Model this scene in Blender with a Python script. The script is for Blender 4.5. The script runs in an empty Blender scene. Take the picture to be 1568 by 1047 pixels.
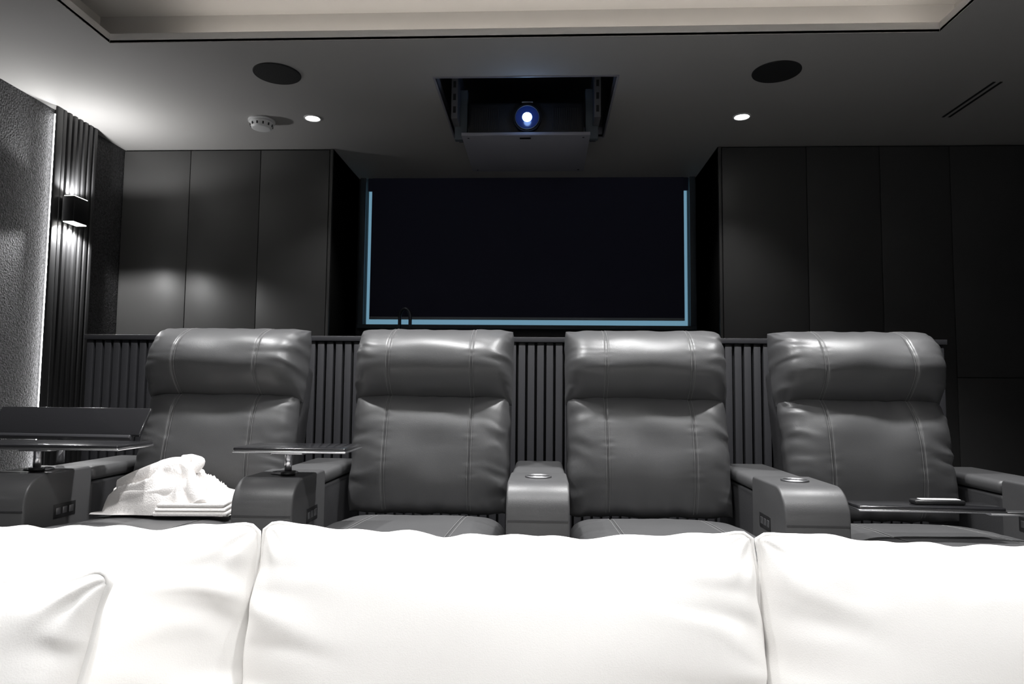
import bpy, bmesh, math, random
from mathutils import Vector, Matrix, noise
random.seed(4)
SC=bpy.context.scene
COL=bpy.context.collection
# ------------------------------------------------------------------ materials
def mat(name,col,rough=.5,metal=0,spec=.5,bump=None,var=None,emit=None,estr=0,sheen=0,coat=0):
    m=bpy.data.materials.new(name); m.use_nodes=True
    nt=m.node_tree; b=nt.nodes['Principled BSDF']
    b.inputs['Base Color'].default_value=(*col,1)
    b.inputs['Roughness'].default_value=rough
    b.inputs['Metallic'].default_value=metal
    b.inputs['Specular IOR Level'].default_value=spec
    if sheen: b.inputs['Sheen Weight'].default_value=sheen
    if coat: b.inputs['Coat Weight'].default_value=coat
    if emit:
        b.inputs['Emission Color'].default_value=(*emit,1); b.inputs['Emission Strength'].default_value=estr
    tc=nt.nodes.new('ShaderNodeTexCoord')
    if var:
        sc,lo,hi=var
        n=nt.nodes.new('ShaderNodeTexNoise'); n.inputs['Scale'].default_value=sc; n.inputs['Detail'].default_value=6
        nt.links.new(tc.outputs['Object'],n.inputs['Vector'])
        r=nt.nodes.new('ShaderNodeValToRGB')
        r.color_ramp.elements[0].position=.3; r.color_ramp.elements[1].position=.7
        r.color_ramp.elements[0].color=(*[c*lo for c in col],1); r.color_ramp.elements[1].color=(*[min(1,c*hi) for c in col],1)
        nt.links.new(n.outputs['Fac'],r.inputs['Fac']); nt.links.new(r.outputs['Color'],b.inputs['Base Color'])
    if bump:
        prev=None
        for kind,sc,st in bump:
            if kind=='v':
                t=nt.nodes.new('ShaderNodeTexVoronoi'); t.inputs['Scale'].default_value=sc; o=t.outputs['Distance']
            else:
                t=nt.nodes.new('ShaderNodeTexNoise'); t.inputs['Scale'].default_value=sc; t.inputs['Detail'].default_value=4; o=t.outputs['Fac']
            nt.links.new(tc.outputs['Object'],t.inputs['Vector'])
            bp=nt.nodes.new('ShaderNodeBump'); bp.inputs['Strength'].default_value=st; bp.inputs['Distance'].default_value=.01
            nt.links.new(o,bp.inputs['Height'])
            if prev: nt.links.new(prev.outputs['Normal'],bp.inputs['Normal'])
            prev=bp
        nt.links.new(prev.outputs['Normal'],b.inputs['Normal'])
    return m
M={}
M['leather']=mat('leather_grey',(.076,.076,.078),.41,spec=.55,bump=[('v',420,.05),('n',14,.04)],var=(6,.93,1.07))
M['leather_dk']=mat('leather_dark',(.035,.035,.037),.42,bump=[('v',420,.10)])
M['thread']=mat('stitch_thread',(.18,.18,.18),.8)
M['plastic']=mat('black_plastic',(.015,.015,.016),.35)
M['faucet']=mat('faucet_dark_metal',(.10,.11,.13),.25,metal=.6)
M['chrome']=mat('brushed_metal',(.75,.75,.77),.25,metal=1)
M['steel']=mat('cupholder_steel',(.30,.30,.31),.4,metal=1)
M['tray']=mat('tray_lacquer',(.02,.02,.022),.18,coat=.4)
M['cab']=mat('cabinet_laminate',(.080,.079,.078),.42,spec=.4,bump=[('n',300,.03)],var=(2,.95,1.05))
M['lift']=mat('lift_plate_paint',(.27,.27,.31),.5)
M['rail']=mat('lift_rail_metal',(.10,.10,.11),.5)
M['cabdark']=mat('cabinet_carcass',(.01,.01,.01),.8)
M['slat']=mat('slat_black',(.038,.038,.042),.4)
M['slatw']=mat('slat_wall_black',(.04,.04,.041),.45)
M['slatback']=mat('slat_backing',(.008,.008,.009),.7)
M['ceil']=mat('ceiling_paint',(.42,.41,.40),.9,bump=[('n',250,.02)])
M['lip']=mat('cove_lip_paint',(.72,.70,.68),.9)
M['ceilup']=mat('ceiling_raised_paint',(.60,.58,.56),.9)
M['walltex']=mat('wall_textured',(.048,.048,.050),.8,bump=[('n',120,.9),('v',90,.4)],var=(80,.4,1.8))
M['walldk']=mat('wall_dark',(.045,.045,.047),.7)
M['floor']=mat('floor_carpet',(.05,.05,.052),.95,bump=[('n',400,.4)],var=(90,.7,1.3))
M['white']=mat('white_plastic',(.8,.8,.8),.4)
M['spk']=mat('speaker_grille',(.02,.02,.02),.7,bump=[('v',500,.5)])
M['blind']=mat('blind_fabric',(.045,.047,.085),.85,bump=[('n',600,.1)])
M['blindbar']=mat('blind_rail',(.35,.40,.46),.5)
M['winframe']=mat('window_frame',(.09,.11,.13),.5)
M['glass']=mat('daylight_glass',(.1,.3,.4),.3,emit=(.17,.34,.46),estr=.8)
M['led']=mat('led_strip',(1,1,1),.5,emit=(1,.94,.86),estr=12)
M['ledw']=mat('led_strip_white',(1,1,1),.5,emit=(1,1,1),estr=21)
M['lamp']=mat('lamp_diffuser',(1,1,1),.5,emit=(1,.98,.95),estr=12)
M['sofa']=mat('sofa_fabric_white',(.87,.855,.835),.95,sheen=.2,bump=[('n',500,.10),('n',9,.04)])
M['towel']=mat('towel_terry',(.86,.83,.81),.95,sheen=.3,bump=[('n',260,.25)])
M['lens']=mat('projector_lens',(.2,.4,.9),.1,emit=(.45,.75,1.0),estr=16)
M['lensring']=mat('lens_glass',(.01,.02,.08),.15,emit=(.02,.06,.3),estr=.07)
M['screen']=mat('projection_screen',(.8,.8,.8),.9,emit=(.8,.88,1.0),estr=.2)  # emission stands in for reflected projector light, fills the recliners from the front
M['cream']=mat('cream_detail',(.4,.4,.4),.6)
# ------------------------------------------------------------------ helpers
def obj_from(name,verts,faces,m,smooth=True,parent=None):
    me=bpy.data.meshes.new(name); me.from_pydata(verts,[],faces); me.update()
    ob=bpy.data.objects.new(name,me); COL.objects.link(ob)
    if m: me.materials.append(m)
    if smooth:
        for p in me.polygons: p.use_smooth=True
    if parent: ob.parent=parent
    return ob
def empty(name,loc=(0,0,0)):
    e=bpy.data.objects.new(name,None); e.location=loc; e.empty_display_size=.1; COL.objects.link(e); return e
def boxes(name,bl,mats,bev=0,parent=None,seg=2):
    """bl: (x0,x1,y0,y1,z0,z1,matindex)"""
    V=[];F=[];MI=[]
    for b in bl:
        x0,x1,y0,y1,z0,z1=b[:6]; mi=b[6] if len(b)>6 else 0
        n=len(V)
        V+=[(x0,y0,z0),(x1,y0,z0),(x1,y1,z0),(x0,y1,z0),(x0,y0,z1),(x1,y0,z1),(x1,y1,z1),(x0,y1,z1)]
        F+=[[n+i for i in q] for q in ((0,3,2,1),(4,5,6,7),(0,1,5,4),(1,2,6,5),(2,3,7,6),(3,0,4,7))]
        MI+=[mi]*6
    ob=obj_from(name,V,F,None,False,parent)
    for m in (mats if isinstance(mats,list) else [mats]): ob.data.materials.append(m)
    for p,mi in zip(ob.data.polygons,MI): p.material_index=mi
    if bev:
        md=ob.modifiers.new('b','BEVEL'); md.width=bev; md.segments=seg; md.limit_method='ANGLE'
        for p in ob.data.polygons: p.use_smooth=True
    return ob
def cyl(name,r,h,loc,m,parent=None,rot=(0,0,0),r2=None,bev=0,n=48):
    bm=bmesh.new(); bmesh.ops.create_cone(bm,cap_ends=True,segments=n,radius1=r,radius2=r if r2 is None else r2,depth=h)
    me=bpy.data.meshes.new(name); bm.to_mesh(me); bm.free(); me.materials.append(m)
    ob=bpy.data.objects.new(name,me); COL.objects.link(ob); ob.location=loc; ob.rotation_euler=rot
    for p in me.polygons: p.use_smooth=len(p.vertices)==4
    if bev:
        md=ob.modifiers.new('b','BEVEL'); md.width=bev; md.segments=3; md.limit_method='ANGLE'
        for p in me.polygons: p.use_smooth=True
    if parent: ob.parent=parent
    return ob
def ring(name,R,r,loc,m,parent=None,rot=(0,0,0)):
    V=[];F=[];A=48;B=10
    for i in range(A):
        a=2*math.pi*i/A
        for j in range(B):
            b=2*math.pi*j/B
            V.append(((R+r*math.cos(b))*math.cos(a),(R+r*math.cos(b))*math.sin(a),r*math.sin(b)))
    for i in range(A):
        for j in range(B):
            F.append((i*B+j,((i+1)%A)*B+j,((i+1)%A)*B+(j+1)%B,i*B+(j+1)%B))
    ob=obj_from(name,V,F,m,True,parent); ob.location=loc; ob.rotation_euler=rot; return ob
def tube(name,pts,r,m,parent=None,cyclic=False,res=3):
    c=bpy.data.curves.new(name,'CURVE'); c.dimensions='3D'; c.bevel_depth=r; c.bevel_resolution=res
    s=c.splines.new('POLY'); s.points.add(len(pts)-1); s.use_cyclic_u=cyclic
    for p,q in zip(s.points,pts): p.co=(*q,1)
    ob=bpy.data.objects.new(name,c); COL.objects.link(ob); c.materials.append(m)
    dg=bpy.context.evaluated_depsgraph_get(); dg.update()
    me=bpy.data.meshes.new_from_object(ob.evaluated_get(dg))
    bpy.data.objects.remove(ob)
    o=bpy.data.objects.new(name,me); COL.objects.link(o)
    for p in me.polygons: p.use_smooth=True
    if parent: o.parent=parent
    return o
def N(x,y,z): return noise.noise(Vector((x,y,z)))
def cushion(name,w,h,df,db,m,parent,seams=(),pu=4,pv=3,seed=0,wr=.006,nx=150,nz=80,round_=.06,ears=0,sg_w=.0045,gd=.006,edgewr=1.0,exp=.5,ff=7,peak=0,pvl=None,expl=None,expt=None,zw=.6,flare=0,barrel=0,bunch=0):
    """pillow in XZ plane, front = -Y. centre at origin. returns object and surface function"""
    def P(u,v,side):
        a=max(0,1-abs(u)**pu)
        if side<0 and v<peak:
            vv=(v-peak)/(1+peak); b=max(0,1-abs(vv)**(pvl or pv)); b=b**(expl or exp)
        elif side<0:
            vv=(v-peak)/(1-peak); b=max(0,1-abs(vv)**pv)**(expt or exp)
        else: b=max(0,1-abs(v)**pv)**exp
        t=(a**exp)*b
        x=u*w/2; z=v*h/2
        x*=1-round_*abs(v)**7*abs(u)**3; z*=1-round_*(w/h)*.6*abs(u)**9*abs(v)**3
        x*=1-flare*v+barrel*(1-v*v)
        if ears:
            e=(abs(u)*abs(v))**5
            x+=math.copysign(ears*.6*e,u); z+=math.copysign(ears*e*(1-.8*(abs(u)**30)),v)
        x+=.5*wr*N(seed+3,v*4,u*.5)*abs(u)**4; z+=zw*wr*N(seed+9,u*6,v)*abs(v)**4
        y=(-df if side<0 else db)*t
        if side<0:
            for s in seams:
                y+=gd*math.exp(-((u*w/2-s)/sg_w)**2)*min(1,t*1.6)
                y+=wr*.18*math.exp(-((u*w/2-s)/.022)**2)*N(seed+s*9,v*h*34,1)*min(1,t*1.6)
            em=abs(u)**5
            fold=N(seed+u*1.2,v*ff+N(seed,u*3,v*3)*.8+u*1.5,seed)*em*1.7
            tm=abs(v)**6
            fold2=N(u*ff*1.3+N(seed,v*3,u*2)*.6,v*1.2,seed+5)*tm*1.2
            gen=N(u*1.8+seed,v*1.8,seed*.7)*.8
            y+=wr*((fold+fold2)*edgewr+gen)*min(1,t*2)
            if bunch:
                du=1-abs(u); dv=1-v if v>0 else 9
                rr=math.hypot(du*w,dv*h)
                ang=math.atan2(dv*h,du*w+1e-6)
                y+=bunch*math.exp(-(rr/.11)**2)*math.sin(ang*9+seed*3+u)*min(1,t*3)
        return (x,y,z)
    V=[];F=[];idx={}
    def g(i,n):
        s=-1+2*i/n
        return math.sin(s*math.pi/2)*.45+s*.55
    for side in (-1,1):
        for i in range(nx+1):
            for j in range(nz+1):
                border=i in(0,nx) or j in(0,nz)
                if side==1 and border: idx[(1,i,j)]=idx[(-1,i,j)]; continue
                idx[(side,i,j)]=len(V); V.append(P(g(i,nx),g(j,nz),side))
    for side in (-1,1):
        for i in range(nx):
            for j in range(nz):
                q=[idx[(side,i,j)],idx[(side,i+1,j)],idx[(side,i+1,j+1)],idx[(side,i,j+1)]]
                F.append(q if side<0 else q[::-1])
    ob=obj_from(name,V,F,m,True,parent)
    return ob,P
def stitch(name,P,w,s,parent,off=.006,m=None,v0=-.95,v1=.95):
    pts=[]
    for k in range(61):
        v=v0+(v1-v0)*k/60
        x,y,z=P((s+off)/(w/2),v,-1); pts.append((x,y-.0003,z))
    return tube(name,pts,.0009,m or M['thread'],parent,res=1)
# ------------------------------------------------------------------ camera
th=math.asin(.0703); ps=math.atan(.0446); ph=.0095
fw=Vector((-math.sin(ps)*math.cos(th),math.cos(ps)*math.cos(th),math.sin(th)))
r=Vector((math.cos(ps),math.sin(ps),0)); up=r.cross(fw)
r2=r*math.cos(ph)+up*math.sin(ph); up2=up*math.cos(ph)-r*math.sin(ph)
cd=bpy.data.cameras.new('camera'); cam=bpy.data.objects.new('camera',cd); COL.objects.link(cam)
R=Matrix((r2,up2,-fw)).transposed().to_4x4(); R.translation=Vector((0,0,1.1)); cam.matrix_world=R
cd.sensor_width=36; cd.lens=1045/1568*36; cd.clip_start=.05
SC.camera=cam
# ------------------------------------------------------------------ room shell
XL,XR,YF,YB,ZC=-2.84,3.7,-3.6,5.15,2.70
boxes('floor',[(XL-.1,XR+.1,YF-.1,YB+.1,-.1,0)],M['floor'])
boxes('floor_riser',[(XL,XR,1.62,YB,0,.2)],M['floor'],.004)
boxes('wall_front',[(XL-.1,XR+.1,YF-.1,YF,0,3.1)],M['walldk'])
boxes('wall_right',[(XR,XR+.1,YF,YB,0,3.1)],M['walldk'])
boxes('wall_left',[(XL-.1,XL,YF,3.77,0,3.1,0),(XL-.1,XL,3.77,YB,0,3.1,1)],[M['walltex'],M['walltex']])
wx0,wx1,wz0,wz1=-1.345,1.085,1.585,2.70
boxes('wall_back',[(XL-.1,wx0,5.07,5.2,0,3.1),(wx1,XR+.1,5.07,5.2,0,3.1),(wx0,wx1,5.07,5.2,0,wz0),(wx0,wx1,5.07,5.2,wz1,3.1)],M['walldk'])
cx0,cx1,cy0,cy1=-2.03,1.75,-2.2,3.0
hx0,hx1,hy0,hy1=-.56,.37,3.39,4.22
t=.014
cl=[(XL-.1,cx0,YF,YB),(cx1,XR+.1,YF,YB),(cx0,cx1,YF,cy0),(cx0,cx1,cy1,hy0),(cx0,hx0,hy0,hy1),(hx1,cx1,hy0,hy1),(cx0,cx1,hy1,YB)]
boxes('ceiling',[(a,b,c,d,ZC,ZC+t) for a,b,c,d in cl],M['ceil'])
sb=.17; zt=2.925
boxes('ceiling_raised',[(cx0-sb-.05,cx1+sb+.05,cy0-sb-.05,cy1+sb+.05,zt,zt+.05,0),
  (cx0-sb,cx1+sb,cy1+sb,cy1+sb+.05,ZC+t,zt,0),(cx0-sb,cx1+sb,cy0-sb-.05,cy0-sb,ZC+t,zt,0),
  (cx0-sb-.05,cx0-sb,cy0-sb,cy1+sb,ZC+t,zt,0),(cx1+sb,cx1+sb+.05,cy0-sb,cy1+sb,ZC+t,zt,0)],M['ceilup'])
l=.012;zl=ZC+.048
boxes('trim_1',[(cx0-l,cx1+l,cy1,cy1+l,ZC+.0002,zl),(cx0-l,cx1+l,cy0-l,cy0,ZC+.0002,zl),(cx0-l,cx0,cy0,cy1,ZC+.0002,zl),(cx1,cx1+l,cy0,cy1,ZC+.0002,zl)],M['lip'],.003)
boxes('cove_led_strip',[(cx0+.32,cx1-.02,cy1+.05,cy1+.06,ZC+t,ZC+t+.008),(cx1+.05,cx1+.06,cy0,cy1,ZC+t,ZC+t+.008),(cx0-.06,cx0-.05,cy0,1.5,ZC+t,ZC+t+.008)],M['led'])
# ------------------------------------------------------------------ cabinets
def cabinet(name,xs,ends,seamz=None):
    bl=[(ends[0],ends[1],4.42,5.06,.2,ZC-.001,1)]
    g=.0022
    for i in range(len(xs)-1):
        a,b=xs[i]+g,xs[i+1]-g
        if seamz and xs[i]>seamz[0]:
            bl+=[(a,b,4.40,4.419,.24,seamz[1]-g,0),(a,b,4.40,4.419,seamz[1]+g,ZC-.012,0)]
        else: bl.append((a,b,4.40,4.419,.24,ZC-.012,0))
    bl.append((ends[0],ends[0]+.018,4.40,5.06,.2,ZC-.006,0) if ends[0]>0 else (ends[1]-.018,ends[1],4.40,5.06,.2,ZC-.006,0))
    return boxes(name,bl,[M['cab'],M['cabdark']],.0012)
cabinet('built_in_cabinet',[-2.835,-2.374,-1.894,-1.426],(-2.835,-1.405))
cabinet('built_in_cabinet',[1.158,1.698,2.161,2.60,3.09,3.695],(1.137,3.695),(2.5,1.205))
e=empty('rear_counter')
boxes('counter_body',[(-1.40,1.132,4.45,5.06,.2,1.16)],M['cab'],.003,e)
boxes('counter_top',[(-1.403,1.135,4.41,5.065,1.16,1.20)],M['tray'],.004,e)
e=empty('kitchen_faucet',(-1.0,4.72,1.20))
cyl('base',.028,.03,(0,0,.015),M['faucet'],e,bev=.004)
pts=[(0,0,.0),(0,0,.40)]+[(.0+.04*(1-math.cos(a)),-.03*math.sin(a/2),.40+.06*math.sin(a)) for a in [math.pi*k/16 for k in range(17)]]+[(.08,-.03,.33)]
tube('gooseneck',pts,.012,M['faucet'],e)
cyl('lever',.006,.07,(-.035,0,.06),M['faucet'],e,rot=(0,math.radians(70),0))
e=empty('window_1')
boxes('glass',[(wx0,wx1,5.13,5.14,wz0,wz1)],M['glass'],0,e)
boxes('frame',[(wx0-.045,wx0-.002,5.04,5.07,wz0-.03,wz1),(wx1+.002,wx1+.045,5.04,5.07,wz0-.03,wz1),(wx0-.045,wx1+.045,5.03,5.07,wz0-.035,wz0-.004)],M['winframe'],.003,e)
e=empty('roller_blind')
boxes('fabric',[(-1.30,1.045,5.045,5.047,1.64,2.698)],M['blind'],0,e)
boxes('cassette',[(-1.335,1.08,5.048,5.068,2.60,2.698)],M['blind'],.004,e)
boxes('bottom_rail',[(-1.30,1.045,5.040,5.052,1.62,1.640)],M['blindbar'],.003,e)
# ------------------------------------------------------------------ left wall slats, sconce, LED
S0=3.735
sl=[(XL,XL+.03,S0+.005,4.05,.2,ZC,1),(XL+.045,XL+.06,S0-.045,S0,.2,ZC-.002,0)]
y=S0+.005
while y<4.04:
    sl.append((XL+.03,XL+.06,y,y+.026,.2,ZC-.002,0)); y+=.046
boxes('slatted_wall_panel',sl,[M['slatw'],M['slatback']],.002)
boxes('wall_led_profile',[(XL+.010,XL+.030,S0-.007,S0-.0015,.3,ZC-.03)],M['ledw'])
SY,SZ=3.81,2.12
e=empty('wall_sconce',(XL+.06,SY,SZ))
boxes('body',[(.0,.012,-.04,.04,-.05,.05),(.012,.085,-.064,.064,-.074,.074)],M['plastic'],.004,e)
for s in(1,-1):
    boxes('lens_'+('up' if s>0 else 'down'),[(.018,.079,-.056,.056,s*.0752-.002,s*.0752+.002)],M['lamp'],0,e)
def spot(name,loc,power,ang=100,blend=.6,rad=.04,d=(0,0,-1),col=(1,1,1)):
    L=bpy.data.lights.new(name,'SPOT'); L.energy=power; L.spot_size=math.radians(ang); L.spot_blend=blend; L.shadow_soft_size=rad; L.color=col
    o=bpy.data.objects.new(name,L); COL.objects.link(o); o.location=loc
    o.rotation_euler=Vector(d).to_track_quat('-Z','Y').to_euler(); return o
spot('sconce_light_up',(XL+.105,SY,SZ+.088),22,155,.3,.02,(0.05,0,1))
spot('sconce_light_down',(XL+.105,SY,SZ-.088),32,155,.3,.02,(0.05,0,-1))
# ------------------------------------------------------------------ half wall with battens
bl=[(-2.30,1.92,3.37,3.47,.2,1.335,1),(-2.31,1.93,3.335,3.48,1.335,1.36,0)]
x=-2.30
while x<1.90:
    bl.append((x,x+.033,3.345,3.37,.2,1.335,0)); x+=.0455
boxes('slatted_half_wall',bl,[M['slat'],M['slatback']],.0015)
# ------------------------------------------------------------------ ceiling fittings
for X_,Y_ in((-1.36,3.32),(1.16,3.36)):
    e=empty('ceiling_speaker',(X_,Y_,ZC))
    cyl('grille',.112,.006,(0,0,-.003),M['spk'],e); ring('rim',.114,.004,(0,0,-.003),M['spk'],e)
for X_,Y_ in((-1.37,3.89),(1.15,3.92)):
    e=empty('recessed_downlight',(X_,Y_,ZC))
    ring('rim',.046,.006,(0,0,-.001),M['white'],e); cyl('diffuser',.036,.004,(0,0,-.003),M['lamp'],e)
    spot('downlight_beam',(X_,Y_,ZC-.02),14,95,.8,.03)
e=empty('smoke_detector',(-1.69,3.92,ZC))
cyl('base',.078,.014,(0,0,-.007),M['white'],e,bev=.003)
cyl('dome',.055,.04,(0,0,-.034),M['white'],e,r2=.072,bev=.006)
for k in range(12):
    a=k*math.pi/6
    o=boxes('vent_%d'%k,[(-.004,.004,-.002,.002,-.008,.008)],M['plastic'],0,e); o.location=(.0645*math.cos(a),.0645*math.sin(a),-.034); o.rotation_euler=(0,0,a+math.pi/2)
boxes('ceiling_air_vent',[(2.30,2.312,3.5,3.95,ZC-.004,ZC-.001),(2.335,2.347,3.5,3.95,ZC-.004,ZC-.001)],M['slatback'])
# projector lift
e=empty('projector_lift')
f_=.012
boxes('hatch_frame',[(hx0-f_,hx0,hy0-f_,hy1+f_,ZC-.004,ZC+.06),(hx1,hx1+f_,hy0-f_,hy1+f_,ZC-.004,ZC+.06),(hx0,hx1,hy0-f_,hy0,ZC-.004,ZC+.06),(hx0,hx1,hy1,hy1+f_,ZC-.004,ZC+.06)],M['lift'],.001,e)
boxes('hatch_box',[(hx0-.01,hx0,hy0,hy1,ZC+.06,3.25),(hx1,hx1+.01,hy0,hy1,ZC+.06,3.25),(hx0,hx1,hy0-.01,hy0,ZC+.06,3.25),(hx0,hx1,hy1,hy1+.01,ZC+.06,3.25),(hx0,hx1,hy0,hy1,3.25,3.26)],M['cab'],0,e)
px0,px1,py0,py1,pz=-.445,.25,3.59,4.20,2.47
boxes('lift_plate',[(px0,px1,py0,py1,pz,pz+.018)],M['lift'],.002,e)
rb=[]
for xx in(px0-.055,px1+.02):
    rb.append((xx,xx+.035,py0-.02,py0+.35,pz+.09,pz+.40))
boxes('side_rails',rb,M['rail'],.002,e)
boxes('rail_slots',[(px0-.045,px0-.03,py0-.022,py0-.019,pz+.12+.07*k,pz+.155+.07*k) for k in range(4)]+[(px1+.03,px1+.045,py0-.022,py0-.019,pz+.12+.07*k,pz+.155+.07*k) for k in range(4)],M['cabdark'],0,e)
boxes('bracket',[(px0-.05,px0+.02,py0+.1,py0+.14,pz+.018,pz+.3),(px1-.02,px1+.05,py0+.1,py0+.14,pz+.018,pz+.3)],M['winframe'],.002,e)
boxes('plate_screws',[(px0+.03,px0+.04,py0+.03,py0+.04,pz-.002,pz),(px1-.04,px1-.03,py0+.03,py0+.04,pz-.002,pz),(px0+.03,px0+.04,py1-.04,py1-.03,pz-.002,pz),(px1-.04,px1-.03,py1-.04,py1-.03,pz-.002,pz),(-.13,-.07,py0+.03,py0+.05,pz-.003,pz)],M['plastic'],0,e)
e=empty('projector')
lx,lz=-.09,2.575
boxes('body',[(px0+.03,px1-.03,py0+.05,py1-.08,pz+.02,pz+.21)],M['plastic'],.02,e,4)
boxes('front_vents',[(px0+.06+.012*k,px0+.066+.012*k,py0+.047,py0+.052,pz+.05,pz+.17) for k in range(12)]+[(px1-.07-.012*k,px1-.064-.012*k,py0+.047,py0+.052,pz+.05,pz+.17) for k in range(12)],M['slatback'],0,e)
cyl('lens_barrel',.075,.05,(lx,py0+.04,lz),M['plastic'],e,rot=(math.pi/2,0,0))
cyl('lens_glass',.062,.006,(lx,py0+.013,lz),M['lensring'],e,rot=(math.pi/2,0,0))
ring('lens_ring',.066,.005,(lx,py0+.014,lz),M['plastic'],e,rot=(math.pi/2,0,0))
cyl('light_core',.026,.002,(lx,py0+.0095,lz),M['lens'],e,rot=(math.pi/2,0,0))
boxes('badge',[(lx-.03,lx+.03,py0+.046,py0+.05,lz+.095,lz+.102)],M['cream'],0,e)
L=bpy.data.lights.new('projector_glow','POINT'); L.energy=.3; L.color=(.3,.5,1); L.shadow_soft_size=.02
L.specular_factor=0
o=bpy.data.objects.new('projector_glow',L); COL.objects.link(o); o.location=(lx,py0-.06,lz)
# ------------------------------------------------------------------ recliners
RZ=.2
def recliner(X_,seed,lean=0):
    e=empty('home_theater_recliner',(X_,0,RZ))
    W=.59
    bk=bpy.data.objects.new('backrest',None); COL.objects.link(bk); bk.parent=e; bk.location=(0,2.50,.44); bk.rotation_euler=(math.radians(-15),0,0)
    o,P=cushion('lower_back',W,.45,.105,.05,M['leather'],bk,seams=(-.155,.155),pu=7,pv=2.1,seed=seed,wr=.011,round_=.02,ff=6,peak=.25,pvl=2.6,expl=.6,bunch=.003)
    o.location=(0,0,.235)
    for s in(-.155,.155):
        for of in(.006,-.006):
            q=stitch('stitch',P,W,s,bk,of); q.location=(0,0,.235)
    o,P=cushion('headrest',W+.014,.30,.170,.06,M['leather'],bk,seams=(-.155,.155),pu=10,pv=2.0,seed=seed+7,wr=.009,round_=.012,ff=5,peak=-.10,pvl=2.0,expl=.65,expt=.60,bunch=.004)
    o.location=(0,.01,.568)
    for s in(-.155,.155):
        for of in(.006,-.006):
            q=stitch('stitch',P,W+.014,s,bk,of); q.location=(0,.01,.568)
    sh=boxes('back_shell',[(-.296,.296,.01,.13,.02,.60)],M['leather_dk'],.045,bk,6)
    st=bpy.data.objects.new('seat',None); COL.objects.link(st); st.parent=e; st.location=(0,2.10,.40); st.rotation_euler=(math.radians(-93),0,0)
    o,P=cushion('seat_cushion',W,.80,.085,.09,M['leather'],st,seams=(-.155,.155),pu=7,pv=6,seed=seed+13,wr=.006,round_=.03)
    for s in(-.155,.155):
        for of in(.006,-.006): stitch('stitch',P,W,s,st,of)
    boxes('base',[(-.29,.29,1.86,2.72,.03,.33)],M['leather_dk'],.02,e,4)
    boxes('feet',[(-.28,-.24,1.9,1.94,0,.03),(.24,.28,1.9,1.94,0,.03),(-.28,-.24,2.6,2.64,0,.03),(.24,.28,2.6,2.64,0,.03)],M['plastic'],0,e)
    o,P=cushion('footrest',W-.02,.30,.05,.05,M['leather'],e,pu=7,pv=5,seed=seed+17,wr=.004); o.location=(0,1.80,.20)
    return e
for i,X_ in enumerate((-1.225,-.415,.390,1.175)): recliner(X_,11+i*3.7)
def arm(X_,hw=.092):
    e=empty('recliner_armrest_console',(X_,0,RZ))
    def prof(name,pts,w,m,bev,seg=4):
        V=[(-w,y,z) for y,z in pts]+[(w,y,z) for y,z in pts]; n=len(pts)
        F=[list(range(n))[::-1],list(range(n,2*n))]+[[i,(i+1)%n,n+(i+1)%n,n+i] for i in range(n)]
        o=obj_from(name,V,F,m,True,e)
        bm=bmesh.new(); bm.from_mesh(o.data); bmesh.ops.recalc_face_normals(bm,faces=bm.faces); bm.to_mesh(o.data); bm.free()
        md=o.modifiers.new('b','BEVEL'); md.width=bev; md.segments=seg; md.limit_method='ANGLE'; md.angle_limit=math.radians(35)
        return o
    zt=.628; yf=1.995
    pts=[(yf,.03),(yf,zt-.09)]
    for k in range(0,11):
        a=math.pi/2*k/10; pts.append((yf+.085*(1-math.cos(a)),zt-.085+.085*math.sin(a)))
    pts+=[(2.29,zt),(2.30,zt-.01),(2.30,.03)]
    prof('console_front',pts,hw,M['leather'],.022)
    boxes('front_seam',[(-hw+.004,hw-.004,yf-.0025,yf-.0005,.523,.526)],M['leather_dk'],0,e)
    boxes('rear_body',[(-hw+.004,hw-.004,2.30,2.74,.03,.575)],M['leather_dk'],.012,e,3)
    boxes('rear_pad',[(-hw,hw,2.305,2.74,.577,.622)],M['leather'],.018,e,4)
    ring('cupholder_rim',.038,.004,(0,2.17,zt+.002),M['steel'],e)
    cyl('cupholder_well',.036,.003,(0,2.17,zt+.0015),M['leather_dk'],e)
    ring('cupholder_inner',.022,.003,(0,2.17,zt+.003),M['steel'],e)
    for s in(1,-1):
        boxes('control_panel_'+('r' if s>0 else 'l'),[(s*hw-.002,s*hw+.002,2.12,2.22,.48,.525,0),(s*(hw+.002)-.001,s*(hw+.002)+.001,2.13,2.15,.492,.513,1),(s*(hw+.002)-.001,s*(hw+.002)+.001,2.16,2.18,.492,.513,1),(s*(hw+.002)-.001,s*(hw+.002)+.001,2.19,2.21,.492,.513,1)],[M['plastic'],M['steel']],.001,e)
    return e
for X_ in(-1.63,-.82,-.010,.782,1.575): arm(X_)
def tray(cx,cy,z,w,d,post,base_z,rot=0):
    e=empty('swivel_tray_table',(cx,cy,z))
    e.rotation_euler=(0,0,rot)
    boxes('top',[(-w/2,w/2,-d/2,d/2,-.006,.006)],M['tray'],.004,e,3)
    boxes('edge_band',[(-w/2-.002,w/2+.002,-d/2-.002,d/2+.002,-.010,-.003)],M['chrome'],.003,e,3)
    px,py=post
    if base_z:
        cyl('post',.011,z-.01-base_z,(px,py,-(z-.01-base_z)/2-.01),M['chrome'],e)
        cyl('collar',.022,.012,(px,py,-(z-base_z)+.006),M['plastic'],e)
        boxes('bracket',[(px-.05,px+.05,py-.02,py+.02,-.022,-.010)],M['chrome'],.003,e)
    return e
tray(-.755,2.12,.915,.34,.19,(-.035,.0),.830)
tray(-1.53,2.12,.915,.50,.19,(-.07,.0),.830)
tr=tray(1.09,2.03,.780,.40,.10,(0,0),0)
boxes('support_arm',[(.18,.385,-.015,.015,-.022,-.010)],M['chrome'],.003,tr)
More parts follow.
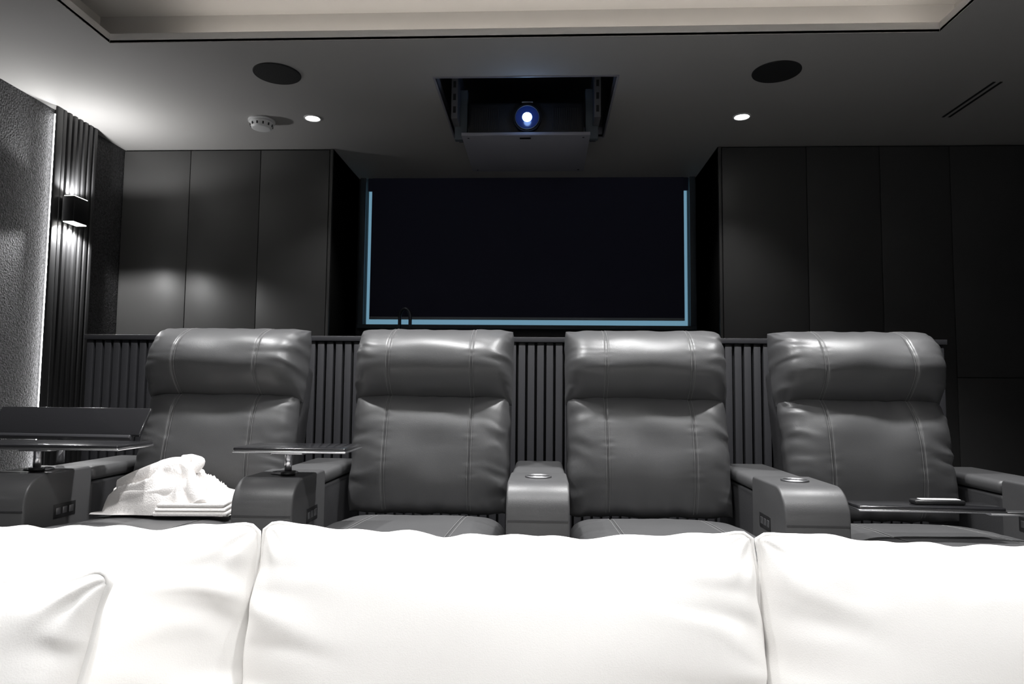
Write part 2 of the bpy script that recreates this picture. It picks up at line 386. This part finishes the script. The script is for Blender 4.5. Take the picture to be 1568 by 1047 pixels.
e=empty('remote_control',(1.13,2.03,.786)); boxes('body',[(-.07,.07,-.02,.02,0,.014)],M['plastic'],.005,e); boxes('keypad',[(-.05,.06,-.012,.012,.0135,.0155)],M['white'],.001,e)
e=empty('tilted_tray_table',(-1.66,2.36,.975)); e.rotation_euler=(math.radians(58),0,math.radians(-4))
boxes('panel',[(-.30,.28,-.055,.055,-.006,.006)],M['tray'],.004,e,3)
boxes('lip',[(-.30,.25,-.068,-.055,-.012,.012)],M['slat'],.003,e,3)
cyl('stem',.012,.10,(-.02,-.09,-.03),M['chrome'],e,rot=(math.radians(-58),0,0))
# ------------------------------------------------------------------ towels
def towels():
    e=empty('towel_pile',(-1.215,2.24,.698)); e.scale=(1.08,.72,1.28)
    V=[];F=[]
    def blob(fn,nu,nv):
        n=len(V)
        for i in range(nu):
            for j in range(nv): V.append(fn(i/(nu-1),j/(nv-1)))
        for i in range(nu-1):
            for j in range(nv-1): F.append((n+i*nv+j,n+(i+1)*nv+j,n+(i+1)*nv+j+1,n+i*nv+j+1))
    def fn(s,t_):
        u=s*2-1;v=t_*2-1
        rr=(abs(u)**2.6+abs(v)**2.6)
        h=max(0,1-rr)**.45
        x=u*.20*(1+.12*N(v*2,1,3)); y=v*.15*(1+.12*N(u*2,5,3))
        hh=.085*(1-.55*max(0,u))*(1-.25*max(0,-u))
        q=N(u*1.5+N(u*2,v*2,1)*.9,v*2.0,7.7)
        fold=1-abs(math.sin(4.5*(q+u*.55+v*.8)))**.8
        z=h*(hh+.045*fold*(1-.4*abs(u))+.006*N(u*7,v*7,2))
        return (x,y,z-.002)
    blob(fn,110,90)
    o=obj_from('crumpled_towel',V,F,M['towel'],True,e)
    for k,(pts,rr) in enumerate([([(-.15,-.06,.05),(-.08,-.07,.085),(0,-.05,.105),(.05,.0,.115),(.03,.05,.10),(-.05,.07,.085)],.027),
                 ([(-.17,.0,.03),(-.10,.02,.075),(-.02,.01,.115),(.06,-.05,.10),(.10,-.10,.06),(.12,-.13,.02)],.024),
                 ([(-.12,-.11,.025),(-.03,-.12,.045),(.05,-.11,.06),(.11,-.06,.05)],.026),
                 ([(.02,.03,.12),(.07,.02,.135),(.09,-.02,.12),(.06,-.04,.10)],.018)]):
        c=bpy.data.curves.new('c','CURVE'); c.dimensions='3D'; c.bevel_depth=rr; c.bevel_resolution=6; c.resolution_u=10; c.use_fill_caps=True
        s=c.splines.new('NURBS'); s.points.add(len(pts)-1); s.use_endpoint_u=True; s.order_u=4
        for p,q in zip(s.points,pts): p.co=(*q,1); p.radius=.8+.4*random.random()
        ob=bpy.data.objects.new('c',c); COL.objects.link(ob); dg=bpy.context.evaluated_depsgraph_get(); dg.update()
        me=bpy.data.meshes.new_from_object(ob.evaluated_get(dg)); bpy.data.objects.remove(ob)
        for v in me.vertices:
            d=N(v.co.x*18,v.co.y*18,v.co.z*18+k)*.010
            v.co+=Vector((d,d,d*1.2))
        me.materials.clear(); me.materials.append(M['towel'])
        ob=bpy.data.objects.new('towel_fold_%d'%k,me); COL.objects.link(ob); ob.parent=e
        for p in me.polygons: p.use_smooth=True
    o=boxes('folded_towel',[(-.02,.195,-.17,.02,-.002,.008),(-.015,.19,-.168,.018,.009,.018),(-.01,.185,-.165,.015,.019,.028)],M['towel'],.005,e,3)
    o.rotation_euler=(0,0,math.radians(6))
    o=boxes('towel_corner',[(.06,.17,-.03,.10,.03,.036)],M['towel'],.002,e,2); o.rotation_euler=(math.radians(28),math.radians(12),.2)
towels()
# ------------------------------------------------------------------ white sofa
e=empty('white_sofa')
boxes('base',[(-1.55,1.45,.22,1.36,.08,.30)],M['sofa'],.03,e,4)
boxes('back_frame',[(-1.55,1.45,1.24,1.42,.08,.74)],M['sofa'],.05,e,6)
boxes('arm_left',[(-1.78,-1.54,.20,1.42,.08,.62)],M['sofa'],.06,e,6)
boxes('arm_right',[(1.44,1.68,.20,1.42,.08,.62)],M['sofa'],.06,e,6)
boxes('legs',[(-1.7,-1.64,.3,.36,0,.08),(1.54,1.6,.3,.36,0,.08),(-1.7,-1.64,1.3,1.36,0,.08),(1.54,1.6,1.3,1.36,0,.08)],M['plastic'],0,e)
def sofa_cushion(cx,w,h,y,zb,seed,tilt=10,parent=e,rotz=0,nm='back_cushion',df=.12,db=.10,wr=.014,roll=0,barrel=.03):
    o,P=cushion(nm,w,h,df,db,M['sofa'],parent,pu=3.6,pv=2.6,seed=seed,wr=wr,nx=170,nz=120,round_=.012,ears=.024,edgewr=1.3,ff=5.5,exp=.5,zw=.75,flare=.012,barrel=barrel,bunch=.006)
    o.location=(cx,y,zb+h/2); o.rotation_euler=(math.radians(-tilt),roll,rotz)
    pts=[]
    n=70
    for k in range(n): pts.append(P(-1+2*k/n,1,-1))
    for k in range(n): pts.append(P(1,1-2*k/n,-1))
    for k in range(n): pts.append(P(1-2*k/n,-1,-1))
    for k in range(n): pts.append(P(-1,-1+2*k/n,-1))
    q=tube(nm+'_piping',pts,.0042,M['sofa'],parent,cyclic=True); q.location=o.location; q.rotation_euler=o.rotation_euler
    return o
sofa_cushion(-.888,.81,.47,1.12,.388,2.1)
sofa_cushion(-.062,.81,.47,1.12,.388,5.3)
sofa_cushion(.768,.82,.47,1.12,.384,8.8,roll=math.radians(1.0))
for i,cx in enumerate((-1.04,-.05,.94)):
    o,P=cushion('seat_cushion',.98,.86,.09,.09,M['sofa'],e,pu=8,pv=8,seed=20+i,wr=.006,nx=60,nz=60)
    o.location=(cx,.62,.345); o.rotation_euler=(math.radians(-90),0,0)
e2=empty('throw_pillow')
sofa_cushion(-.785,.43,.40,.85,.446,31.0,tilt=14,parent=e2,rotz=math.radians(-4),nm='pillow',df=.085,db=.085,wr=.008,barrel=-.02)
# ------------------------------------------------------------------ unseen screen on front wall, made to glow as frontal fill
e=empty('projection_screen')
boxes('surface',[(-1.9,1.6,YF+.03,YF+.04,.55,2.45)],M['screen'],0,e)
boxes('frame',[(-1.98,-1.9,YF+.01,YF+.05,.47,2.53),(1.6,1.68,YF+.01,YF+.05,.47,2.53),(-1.9,1.6,YF+.01,YF+.05,.47,.55),(-1.9,1.6,YF+.01,YF+.05,2.45,2.53)],M['plastic'],0,e)
# ------------------------------------------------------------------ downlights in raised ceiling
def dl(x,y,p,ang=110):
    e=empty('recessed_downlight',(x,y,zt)); ring('rim',.05,.006,(0,0,-.001),M['white'],e); cyl('diffuser',.04,.004,(0,0,-.003),M['lamp'],e)
    spot('downlight_beam',(x,y,zt-.02),p,ang,.7,.06)
for x in(-1.5,-.5,.5,1.5):
    dl(x,2.4,165); dl(x,.7,102)
    dl(x,-.9,15)
w=bpy.data.worlds.new('world'); SC.world=w; w.use_nodes=True
w.node_tree.nodes['Background'].inputs[0].default_value=(.02,.02,.022,1); w.node_tree.nodes['Background'].inputs[1].default_value=.3
SC.view_settings.view_transform='Standard'
SC.view_settings.look='None'
